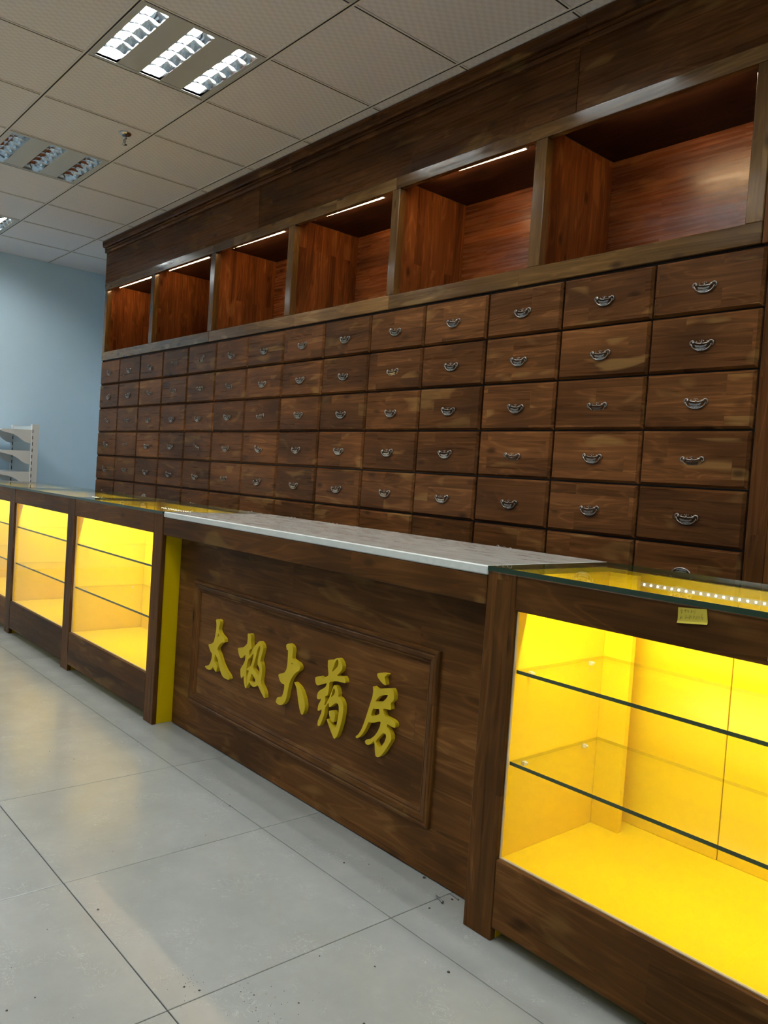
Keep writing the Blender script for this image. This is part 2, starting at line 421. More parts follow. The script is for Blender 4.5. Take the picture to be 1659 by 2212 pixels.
for (xa, xb) in xsp:
    for (ya, yb) in ysp:
        if (round(xa, 2), round(ya, 2)) in taken: continue
        k = (round(xb-xa, 3), round(yb-ya, 3))
        if k not in cache:
            hx, hy = (xb-xa)/2-.004, (yb-ya)/2-.004
            cache[k] = MB().box(-hx, hx, -hy, hy, .0035, .0155).mesh('ceiling_tile', M['ceil'])
        put('ceiling_tile', cache[k], ceiling, ((xa+xb)/2, (ya+yb)/2, H))
def tee(length_axis, a, b):
    q = MB()
    for s0, s1, mi, z0, z1 in ((-.0125, -.0040, 0, 0, .0034), (.0040, .0125, 0, 0, .0034), (-.0040, .0040, 1, .0010, .0033)):
        if length_axis == 'x': q.box(a, b, s0, s1, z0, z1, mi)
        else: q.box(s0, s1, a, b, z0, z1, mi)
    return q
for y in lines(GY, GT, YF0+.1, YB0-.1):
    tee('x', XL-0, XR).build('main_runner', [M['tee'], M['dark']], ceiling, (0, y, H))
cache = {}
for (ya, yb) in ysp:
    k = round(yb-ya, 3)
    if k not in cache: cache[k] = tee('y', -(yb-ya)/2+.0115, (yb-ya)/2-.0115).mesh('cross_tee', [M['tee'], M['dark']])
    for x in lines(GX, GT, XL+.1, XR-.1): put('cross_tee', cache[k], ceiling, (x, (ya+yb)/2, H))

def struct(name, q, mt, label): return tag(q.build(name, mt), label, kind='structure')
T = .12
struct('wall_left', MB().box(XL-T, XL, YF0-T, YB0+T, -.06, H+.16), M['wall'], 'pale blue grey painted end wall beyond the drawers')
struct('wall_back', MB().box(XL, XR, YB0, YB0+T, -.06, H+.16), M['wall'], 'painted wall behind the medicine cabinet')
struct('wall_right', MB().box(XR, XR+T, YF0-T, YB0+T, -.06, H+.16), M['wall'], 'painted wall at the near end of the shop')
WX0, WX1, WZ0, WZ1 = -7.7, -4.9, .25, 2.7
q = MB().box(XL, WX0, YF0-T, YF0, -.06, H+.16).box(WX1, XR, YF0-T, YF0, -.06, H+.16).box(WX0, WX1, YF0-T, YF0, -.06, WZ0).box(WX0, WX1, YF0-T, YF0, WZ1, H+.16)
struct('wall_front', q, M['wall'], 'shop front wall with a wide window')
win = struct('window_1', MB().box(WX0, WX1, YF0-.09, YF0-.03, WZ0, WZ0+.05).box(WX0, WX1, YF0-.09, YF0-.03, WZ1-.05, WZ1), M['frame_dark'], 'wide aluminium framed shop window')
nx = 3
for i in range(nx+1):
    x = WX0+(WX1-WX0)*i/nx
    MB().cbox(x-.025, x+.025, YF0-.09, YF0-.03, WZ0+.05, WZ1-.05, .003).build('mullion', M['frame_dark'], win)
    if i < nx: MB().box(x+.025, x+(WX1-WX0)/nx-.025, YF0-.063, YF0-.057, WZ0+.05, WZ1-.05).build('pane', M['pane'], win)

# ================================================================ CEILING LIGHTS
def trough_meshes():
    # along x, .545 long, .10 wide; origin at trough centre, z=0 at the ceiling face
    rf = MB(); hw, d, hl = .050, .058, .272
    prof = [(-hw, 0), (-.043, .022), (-.030, .044), (-.012, .056), (0, .050), (.012, .056), (.030, .044), (.043, .022), (hw, 0)]
    vs = [(x, y, z) for x in (-hl, hl) for y, z in prof]; n = len(prof)
    rf.add(vs, [(i, i+1, n+i+1, n+i) for i in range(n-1)], 0, True)
    rf.add([(-hl, y, z) for y, z in prof], [tuple(range(n))]); rf.add([(hl, y, z) for y, z in prof], [tuple(range(n))])
    tb = MB().tube([(-.262, 0, .030), (.262, 0, .030)], .0125, 10)
    lv = MB()
    if True:
        x = 0
        # V-section blade, dished lower edge
        for y0, y1 in ((-.047, -.024), (-.024, 0), (0, .024), (.024, .047)):
            z0 = .003+.012*(1-(y0/.047)**2); z1 = .003+.012*(1-(y1/.047)**2)
            vs = [(x-.0012, y0, z0), (x+.0012, y0, z0), (x+.009, y0, .040), (x-.009, y0, .040),
                  (x-.0012, y1, z1), (x+.0012, y1, z1), (x+.009, y1, .040), (x-.009, y1, .040)]
            lv.add(vs, [(0,1,5,4),(1,2,6,5),(3,0,4,7),(0,3,2,1),(4,5,6,7)])
    wire = MB().tube([(-.20+.012*math.cos(a), .012*math.sin(a)-.004, .028+.004*math.sin(2*a)) for a in [i*.5 for i in range(10)]], .0022, 5)
    wire.tube([(-.15, .0, .040), (-.05, .006, .036), (.08, -.004, .038), (.2, .004, .040)], .0035, 5)
    return (rf.mesh('reflector', M['mirror']), tb.mesh('fluorescent_tube', M['tube']), lv.mesh('louver_blade', M['mirror']), wire.mesh('lamp_wire', M['dark']))
RF, TB, LV, WR = trough_meshes()
q = MB(); e = .293
ys = [-.272, -.172, -.058, .044, .163, .264]
ys = [-.2720, -.1720, -.0600, .0400, .1600, .2600]
cents = [-.216, -.004, .212]
bands = [(-e, cents[0]-.050), (cents[0]+.050, cents[1]-.050), (cents[1]+.050, cents[2]-.050), (cents[2]+.050, e)]
for i, (a, b_) in enumerate(bands): q.box(-.272, .272, a, b_, .001, .006)
q.box(-e, -.272, -e, e, -.001, .012).box(.272, e, -e, e, -.001, .012)
q.box(-.272, .272, -e, -.282, -.001, .012).box(-.272, .272, .282, e, -.001, .012)
q.box(-e, e, -e, e, .075, .080)
FRM = q.mesh('lamp_frame', M['lampgrey'])
k = 0
for x0, y0, lit, lab in LIGHTS:
    g = None if lab else 'further ceiling light panels'
    t = thing('ceiling_light', lab or 'further ceiling light panel in the grid out of view, some added for extra light', 'ceiling light', (x0+.3, y0+.3, H), g)
    put('lamp_frame', FRM, t, (x0+.3, y0+.3, H))
    for c in cents:
        l = (x0+.3, y0+.3+c, H)
        rfo = put('reflector', RF, t, l); [put('louver_blade', LV, rfo, (l[0]-.272+.544*i/6, l[1], l[2])) for i in range(1, 6)]
        if lit: put('fluorescent_tube', TB, rfo, l)
        else: put('lamp_wire', WR, rfo, l)

sp_ = thing('fire_sprinkler', 'chrome pendant fire sprinkler hanging from the ceiling panel', 'sprinkler', (-4.496, 1.789, H))
MB().lathe([(.0, .004), (.036, .0035), (.036, .0), (.030, -.006), (.018, -.010), (.014, -.010)], (-4.496, 1.789, H)).build('escutcheon', M['chrome'], sp_)
q = MB().lathe([(.010, -.008), (.011, -.020), (.013, -.024), (.008, -.030), (.0, -.030)], (-4.496, 1.789, H), 12)
q.tube([(-4.507, 1.789, H-.026), (-4.509, 1.789, H-.042), (-4.500, 1.789, H-.056)], .0024, 6).tube([(-4.485, 1.789, H-.026), (-4.483, 1.789, H-.042), (-4.492, 1.789, H-.056)], .0024, 6)
q.build('sprinkler_frame', M['chrome'], sp_)
MB().tube([(-4.496, 1.789, H-.030), (-4.496, 1.789, H-.052)], .0022, 6).build('glass_bulb', M['alu'], sp_)
q = MB().lathe([(.0, -.056), (.014, -.058), (.014, -.060), (.0, -.060)], (-4.496, 1.789, H), 14)
q.build('deflector', M['chrome'], sp_)

# ================================================================ MEDICINE CABINET
CX0, CX1 = -6.789, -1.1886
cab = thing('medicine_cabinet', 'tall dark stained pine apothecary cabinet with small drawers and lit niches', 'cabinet', ((CX0+CX1)/2, 2.86, 0))
ZR = 1.937                                     # top of the first drawer row
MB().box(CX0, CX1, YC+.014, YB0-.03, 0, 1.945).build('carcass', M['carc'], cab)
MB().cbox(CX0-.016, CX0-.001, YC+.004, YB0-.03, 0, 2.86, .001).build('end_panel', M['wzy'], cab)
MB().cbox(CX0, CX1, YC-.004, YC+.013, .0, .733, .002).build('base_panel', M['wx'], cab)
# drawer: bevelled front, local origin at centre of its back plane
dw, dh = .1965, .0965
def drawer_mesh(nar=0.):
    q = MB(); w0, h0, w1, h1 = dw-nar, dh, dw-nar-.0085, dh-.0085
    rings = [(w0, h0, .012), (w0, h0, -.002), (w0-.0022, h0-.0022, -.0048), (w1+.002, h1+.002, -.0100), (w1, h1, -.0125)]
    vs = []
    for a, b_, y in rings: vs += [(-a, y, -b_), (a, y, -b_), (a, y, b_), (-a, y, b_)]
    fs = [(16, 17, 18, 19)]
    for i in range(len(rings)-1):
        for j in range(4): fs.append((i*4+j, i*4+(j+1)%4, (i+1)*4+(j+1)%4, (i+1)*4+j))
    return q.add(vs, fs).mesh('drawer', M['wx'])
DM, DMN = drawer_mesh(), drawer_mesh(.0022)
def handle_mesh(lift, twist=0.):
    q = MB(); A = math.pi
    for s in (-1, 1):
        # C-scroll rosette and stud
        q.tube([(s*(.034+.0085*math.cos(t)), -.004-.002*math.sin(t/2), .0085*math.sin(t)) for t in [A*1.05-i*A*1.6/9 for i in range(10)]], [.0016+.0010*math.sin(A*i/9) for i in range(10)], 6)
        q.ball((s*.0275, -.009, .0015), .0047, 8)
        q.tube([(s*.0275, 0, .0015), (s*.0275, -.007, .0015)], .0032, 6)
        q.ball((s*.019, -.004, .0055), .0019, 6); q.ball((s*.0065, -.005, .0075), .0021, 6)
    q.ball((0, -.005, .0090), .0023, 6); q.ball((0, -.006, .0015), .0032, 6, sc_=(1,.8,1.3))
    q.tube([(x, -.004, -.0015+.0035*(abs(x)/.026)**2) for x in [-.026+.052*i/8 for i in range(9)]], .0017, 6)
    # bail with its shaped grip, swinging on the studs
    ca, sa = math.cos(lift), math.sin(lift)
    def sw(x, y, z): return (x, -.007+y*ca+z*sa, .0015-y*sa+z*ca) if False else (x, -.007+y*ca+(z)*sa, (z)*ca-y*sa)
    b_ = MB()
    b_.tube([(.036*math.cos(t), 0, -.002-.0235*math.sin(t)) for t in [A*i/14 for i in range(15)]], [.0016+.0011*math.sin(A*i/14) for i in range(15)], 6)
    up_ = [(-.022+.044*i/8, -.0055-.0035*(1-((i-4)/4)**2)) for i in range(9)]
    lo_ = [(x*.92, z-.0062) for x, z in up_]
    b_.prism_xz(up_+lo_[::-1], -.0035, .0005)
    leaf = [(-.020, -.0150), (-.010, -.0172), (0, -.0162), (.010, -.0172), (.020, -.0150), (.016, -.0208), (.006, -.0245), (0, -.0275), (-.006, -.0245), (-.016, -.0208)]
    b_.prism_xz(leaf, -.0025, .0005)
    b_.ball((0, -.002, -.0245), .0026, 6); b_.ball((-.011, -.003, -.0195), .002, 6); b_.ball((.011, -.003, -.0195), .002, 6)
    for f_, mi, sm in zip(b_.f, b_.m, b_.sm): pass
    q.add([sw(*p) for p in b_.v], [], 0); o = len(q.v)-len(b_.v)
    for f_, sm in zip(b_.f, b_.sm): q.f.append(tuple(i+o for i in f_)); q.m.append(0); q.sm.append(sm)
    return q.mesh('handle', M['metal'])
# lift: 0 hangs straight down, pi stands straight up
HM = [handle_mesh(-.10), handle_mesh(-.5), handle_mesh(-1.0), handle_mesh(-math.pi+.12)]
wide = {4, 8, 11}           # cabinet units meet left of these columns, a wider dark joint
for r in range(6):
    for c in range(14):
        x = CX0+.2+.4*c; z = ZR-.1-.2*r
        d = put('drawer', DMN if (c in wide or c+1 in wide) else DM, cab, (x, YC, z))
        j = random.random()
        far = c < 7
        hm = HM[0] if not far and j < .8 else (HM[1] if not far else HM[0] if j < .45 else HM[1] if j < .8 else HM[2])
        if (r, c) in ((5, 13), (5, 2)): hm = HM[3]
        h = put('handle', hm, d, (x+random.uniform(-.004, .004), YC-.0128, z-.004+random.uniform(-.003, .003)))
        h.rotation_euler = (0, random.gauss(0, .05 if not far else .16), 0)
        if (r, c) in ((5, 13),): h.rotation_euler = (0, 0, 0)
# niche storey
ZN0, ZN1, ZNC = 2.0165, 2.5415, 2.588
OPEN = [(-6.747, -5.885), (-5.824, -4.948), (-4.887, -4.015), (-3.954, -3.091), (-3.035, -2.190), (-2.129, -1.274)]
POSTS = [(-6.800, -6.747)]+[(OPEN[i][1], OPEN[i+1][0]) for i in range(5)]+[(-1.274, -1.2145)]
for a, b_ in zip((CX0-.012, -4.915, -3.063), (-4.916, -3.064, -1.2145)):
    MB().cbox(a, b_, YC-.010, YC+.03, 1.9445, ZN0, .0025).build('lower_rail', M['rail'], cab)
MB().box(CX0, -1.2145, YC+.031, YB0-.03, 1.9445, ZN0-.004).build('niche_floor', M['nback'], cab)
MB().box(CX0, -1.2145, YB0-.045, YB0-.030, ZN0, ZNC).build('niche_back_support', M['carc'], cab)
for a, b_ in POSTS:
    MB().cbox(a, b_, YC-.008, YC+.034, ZN0+.0005, ZN1-.0005, .0025).build('niche_post', M['post'], cab)
    MB().box(a+.010, b_-.010, YC+.0345, 3.10, ZN0, ZNC-.001).build('divider_panel', M['nside'], cab)
for a, b_ in OPEN:
    MB().box(a-.009, b_+.009, 3.09, 3.094, ZN0, ZNC-.001).build('niche_back', M['nback'], cab)
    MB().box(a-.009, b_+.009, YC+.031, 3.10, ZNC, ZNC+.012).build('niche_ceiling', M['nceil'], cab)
# header rail, leaning in slightly at its lower edge
for a, b_ in zip((CX0-.012, -4.915, -3.063), (-4.916, -3.064, -1.2145)):
    y0, y1 = YC-.007, YC-.010
    MB().prism_yz([(y0, ZN1), (y0-.0006, ZN1+.002), (y1, 2.596), (y1+.002, 2.599), (YC+.022, 2.599), (YC+.022, ZN1)], a, b_).build('header_rail', M['rail'], cab)
# frieze boards and stepped cornice
for a, b_ in ((CX0-.030, -4.3725), (-4.371, -2.0015), (-2.0, -.72)):
    MB().cbox(a, b_, YC-.003, YC+.016, 2.5995, 2.9, .0012).build('frieze_board', M['fr'], cab)
for a, b_ in ((CX0-.012, -4.0), (-3.999, -1.952), (-1.951, -.72)):
    MB().prism_yz([(YC-.004, 2.853), (YC-.020, 2.853), (YC-.026, 2.859), (YC-.028, 2.868), (YC-.024, 2.877), (YC-.030, 2.880), (YC-.030, 2.888), (YC-.012, 2.8885), (YC-.012, 2.893), (YC-.004, 2.893)], a, b_).build('lower_cornice', M['fr'], cab)
    MB().prism_yz([(YC-.004, 2.8932), (YC-.040, 2.8932), (YC-.046, 2.900), (YC-.050, 2.912), (YC-.050, 2.936), (YC-.054, 2.9405), (YC-.004, 2.9405)], a+.002, b_+.001).build('upper_cornice', M['fr'], cab)
# end planks on the near side
MB().cbox(-1.2125, -1.118, YC-.006, YC+.014, 1.945, 2.5985, .0015).build('end_plank', M['wz'], cab)
MB().cbox(-1.1835, -1.118, YC-.006, YC+.014, 0, 1.944, .0015).build('end_plank', M['wz'], cab)
MB().cbox(-1.1165, -.72, YC-.006, YC+.014, 0, 2.5985, .0015).build('end_plank', M['yp'], cab)
MB().box(-1.18, -.735, YC+.015, YB0-.03, 0, 2.58).build('end_carcass', M['carc'], cab)

# warm LED tubes behind the header rail
TUBES = [(-6.68, -6.05, 2.684, 2.692, 'at the far left end'), (-5.745, -5.128, 2.683, 2.692, 'second from the far end'), (-4.78, -4.18, 2.676, 2.690, 'third from the far end'),
         (-3.853, -3.253, 2.674, 2.690, 'fourth from the far end'), (-2.908, -2.308, 2.670, 2.690, 'in the second nearest niche'), (-1.95, -1.35, 2.655, 2.658, 'hidden in the nearest niche')]
for i, (a, b_, ya, yb, wh) in enumerate(TUBES):
    z = 2.572
    t = thing('led_tube', 'thin warm glowing LED tube under a niche ceiling, '+wh, 'lamp', ((a+b_)/2, (ya+yb)/2, z), 'warm LED tubes in the cabinet niches')
    MB().tube([(a+.004, ya, z), (b_-.004, yb, z)], .0075, 8).build('tube', M['niche_tube'], t)
    q = MB().cbox(a-.006, a+.004, ya-.008, ya+.008, z-.008, z+.014, .002).cbox(b_-.004, b_+.006, yb-.008, yb+.008, z-.008, z+.014, .002)
    q.box(a, b_, min(ya, yb)-.004, max(ya, yb)+.004, z+.009, z+.0155)
    q.build('tube_mount', M['cap'], t)

# ================================================================ DISPLAY CASES
def glass_slab(x0, x1, y0, y1, z0, z1, all_edges=True):
    q = MB(); q.add([(x, y, z) for z in (z0, z1) for y in (y0, y1) for x in (x0, x1)],
        [(0,2,3,1),(4,5,7,6)], 0)
    o = [(x, y, z) for z in (z0, z1) for y in (y0, y1) for x in (x0, x1)]
    q.add(o, [(0,1,5,4)], 1)
    return q.add(o, [(2,6,7,3),(0,4,6,2),(1,3,7,5)], 1 if all_edges else 2)
ZT0, ZT1 = .8885, .9000
ZO, ZB = .803, .2014
YBK = 1.96
def display_case(label, xa, xb, left_post=None, right_post=None, group='glass display cases of the counter', nleds=46, power=1.0):
    """xa..xb clear inside; posts are (x0,x1)"""
    X0 = left_post[0] if left_post else xa; X1 = right_post[1] if right_post else xb
    t = thing('display_case', label, 'display case', ((X0+X1)/2, 1.72, 0), group)
    for p in (left_post, right_post):
        if not p: continue
        MB().cbox(p[0], p[1], YP, YP+.020, 0, ZT0-.001, .002).build('post', M['cz'], t)
        MB().cbox(p[0]+.006, p[1]-.0005 if p is left_post else p[1]-.006, YP+.0205, YBK, 0, ZT0-.001, .001).build('side_panel', M['yellow'], t)
    MB().cbox(xa+.0005, xb-.0005, YP+.001, YP+.018, ZO, ZT0-.001, .002).build('top_rail', M['cx'], t)
    MB().box(xa, xb, YP+.0185, YP+.055, ZO+.004, ZO+.022).build('lamp_batten', M['yellow'], t)
    MB().cbox(xa+.0005, xb-.0005, YP+.001, YP+.018, .034, ZB, .002).build('bottom_rail', M['cx'], t)
    MB().box(xa, xb, YP+.019, YBK, ZB-.018, ZB-.0005).build('floor_board', M['yellow'], t)
    MB().box(xa, xb, YP+.053, YP+.068, 0, ZB-.0185).build('kick_board', M['yellow'], t)
    MB().box(xa, xb, YP+.0120, YP+.0190, ZB, ZB+.0025).box(xa, xa+.0025, YP+.0120, YP+.0190, ZB+.0025, ZO).box(xb-.0025, xb, YP+.0120, YP+.0190, ZB+.0025, ZO).build('edge_bead', M['alu'], t)
    MB().box(xa+.002, xb-.002, YP+.0132, YP+.0172, ZB+.0026, ZO+.01).build('front_pane', M['pane'], t)
    # back: short stiles and sliding doors behind them
    MB().box(xa, xa+.083, 1.863, 1.880, ZB, ZT0-.002).build('back_stile', M['yellow'], t)
    MB().box(xb-.083, xb, 1.863, 1.880, ZB, ZT0-.002).build('back_stile', M['yellow'], t)
    wd = (xb-xa)/3
    for i in range(3):
        dy = .0 if i % 2 == 0 else .0012
        MB().cbox(xa+wd*i+.0012, xa+wd*(i+1)-.0012, 1.947+dy, YBK, ZB, ZO+.04, .0008).build('sliding_door', M['yellow'], t)
    MB().box(xa, xb, 1.940, YBK, ZO+.0405, ZT0-.002).build('back_rail', M['yellow'], t)
    for zt in (.6605, .4385):
        s = glass_slab(xa+.004, xb-.004, YP+.0205, 1.861, zt-.0085, zt, False).build('glass_shelf', [M['glass'], M['sedge'], M['tedge']], t)
        for px, sgn in ((xa, 1), (xb, -1)):
            for py in (YP+.075, 1.80):
                q = MB(); x0, x1 = sorted((px, px+sgn*.011))
                q.cbox(x0, x1, py-.005, py+.005, zt-.020, zt-.0088, .0015).tube([(px+sgn*.001, py, zt-.014), (px+sgn*.016, py, zt-.012)], .0028, 6)
                q.build('shelf_pin', M['cap'], s)
    glass_slab(X0+.001, X1-.001, YP-.003, 1.990, ZT0, ZT1).build('glass_top', [M['glass'], M['edge']], t)
    # LED tape under the front edge and along the back rail
    for yy, zz, dirn in ((YP+.060, ZO+.060, 0), (1.938, ZO+.055, 1)):
        if dirn == 0:
            st = MB().box(xa+.01, xb-.01, YP+.0190, YP+.0205, zz-.006, zz+.006).build('led_strip', M['ledstrip'], t)
            fy = YP+.0207; q = MB()
            for i in range(nleds):
                x = xa+.02+(xb-xa-.04)*i/(nleds-1); q.box(x-.0022, x+.0022, fy, fy+.0016, zz-.0025, zz+.0025)
        else:
            st = MB().box(xa+.01, xb-.01, 1.9385, 1.9398, zz-.006, zz+.006).build('led_strip', M['ledstrip'], t); q = MB()
            for i in range(nleds):
                x = xa+.02+(xb-xa-.04)*i/(nleds-1); q.box(x-.0022, x+.0022, 1.9368, 1.9384, zz-.0025, zz+.0025)
        tag(q.build('led_chips', M['led'], st), kind='stuff')
    ld = bpy.data.lights.new('case_led_light', 'AREA'); ld.shape = 'RECTANGLE'; ld.size = xb-xa-.04; ld.size_y = .010
    ld.energy = P_CASE*power; ld.color = C_CASE
    lo = bpy.data.objects.new('case_led_light', ld); COL.objects.link(lo); lo.parent = t
    lo.location = Vector(((xa+xb)/2, YP+.067, ZO+.070))-Vector(t.location)
    lo.rotation_euler = (math.radians(42), 0, 0)
    return t
right_case = display_case('nearest glass display case, yellow inside, at the right end of the counter', -1.1996, -.262, left_post=(-1.2893, -1.2000), right_post=(-.2615, -.172))
display_case('yellow glass display case next to the left end of the lettered counter', -4.0965, -3.1697, right_post=(-3.1693, -3.0846), power=1.3)
display_case('yellow glass display case second to the left of the lettered counter', -5.1081, -4.1951, right_post=(-4.1947, -4.0969), power=1.3)
display_case('farthest yellow glass display case, cut by the left picture edge', -6.1200, -5.2070, left_post=(-6.2180, -6.1204), right_post=(-5.2066, -5.1085), power=1.3)

# ================================================================ LETTERED SERVICE COUNTER
SX0, SX1 = -3.0775, -1.2905
sv = thing('service_counter', 'dark pine service counter with framed front panel and yellow raised characters', 'counter', ((SX0+SX1)/2, 1.75, 0))
MB().cbox(SX0+.002, SX1-.002, YP+.001, YP+.022, .803, .8755, .002).build('apron', M['cx'], sv)
YPN = 1.560
MB().cbox(SX0+.001, SX1-.001, YPN, YPN+.018, .004, .8755, .001).build('front_panel', M['cx'], sv)
MB().box(SX0+.002, SX1-.002, YP+.023, YPN-.001, .862, .8755).build('apron_soffit', M['cx'], sv)
MB().cbox(SX0+.001, SX0+.020, YPN+.019, 1.95, .0, .8755, .001).build('end_board', M['wzy'], sv)
MB().cbox(SX1-.020, SX1-.001, YPN+.019, 1.95, .0, .8755, .001).build('end_board', M['wzy'], sv)
MB().cbox(SX0+.021, SX1-.021, 1.93, 1.95, .0, .8755, .001).build('back_board', M['wzy'], sv)
# mitred moulding frame: profile as (distance in from outer edge, height off the panel)
MX0, MX1, MZ0, MZ1 = -2.922, -1.508, .137, .634
PRF = [(0, 0), (0, .009), (.004, .0145), (.009, .0150), (.012, .011), (.015, .011), (.018, .0135), (.030, .0100), (.034, .0065), (.038, .0075), (.043, .003), (.045, 0)]
def mould(side):
    vs = []; n = len(PRF)
    for d, h in PRF:
        y = YPN-h
        if side == 'top': vs.append(((MX0+d, y, MZ1-d), (MX1-d, y, MZ1-d)))
        if side == 'bot': vs.append(((MX0+d, y, MZ0+d), (MX1-d, y, MZ0+d)))
        if side == 'left': vs.append(((MX0+d, y, MZ0+d), (MX0+d, y, MZ1-d)))
        if side == 'right': vs.append(((MX1-d, y, MZ0+d), (MX1-d, y, MZ1-d)))
    v = [a for a, b_ in vs]+[b_ for a, b_ in vs]
    f = [(i, i+1, n+i+1, n+i) for i in range(n-1)]+[(n-1, 0, n, 2*n-1), tuple(range(n)), tuple(range(n, 2*n))]
    return MB().add(v, f)
for sd in ('top', 'bot', 'left', 'right'): mould(sd).build('moulding', M['cx'] if sd in ('top', 'bot') else M['cz'], sv)
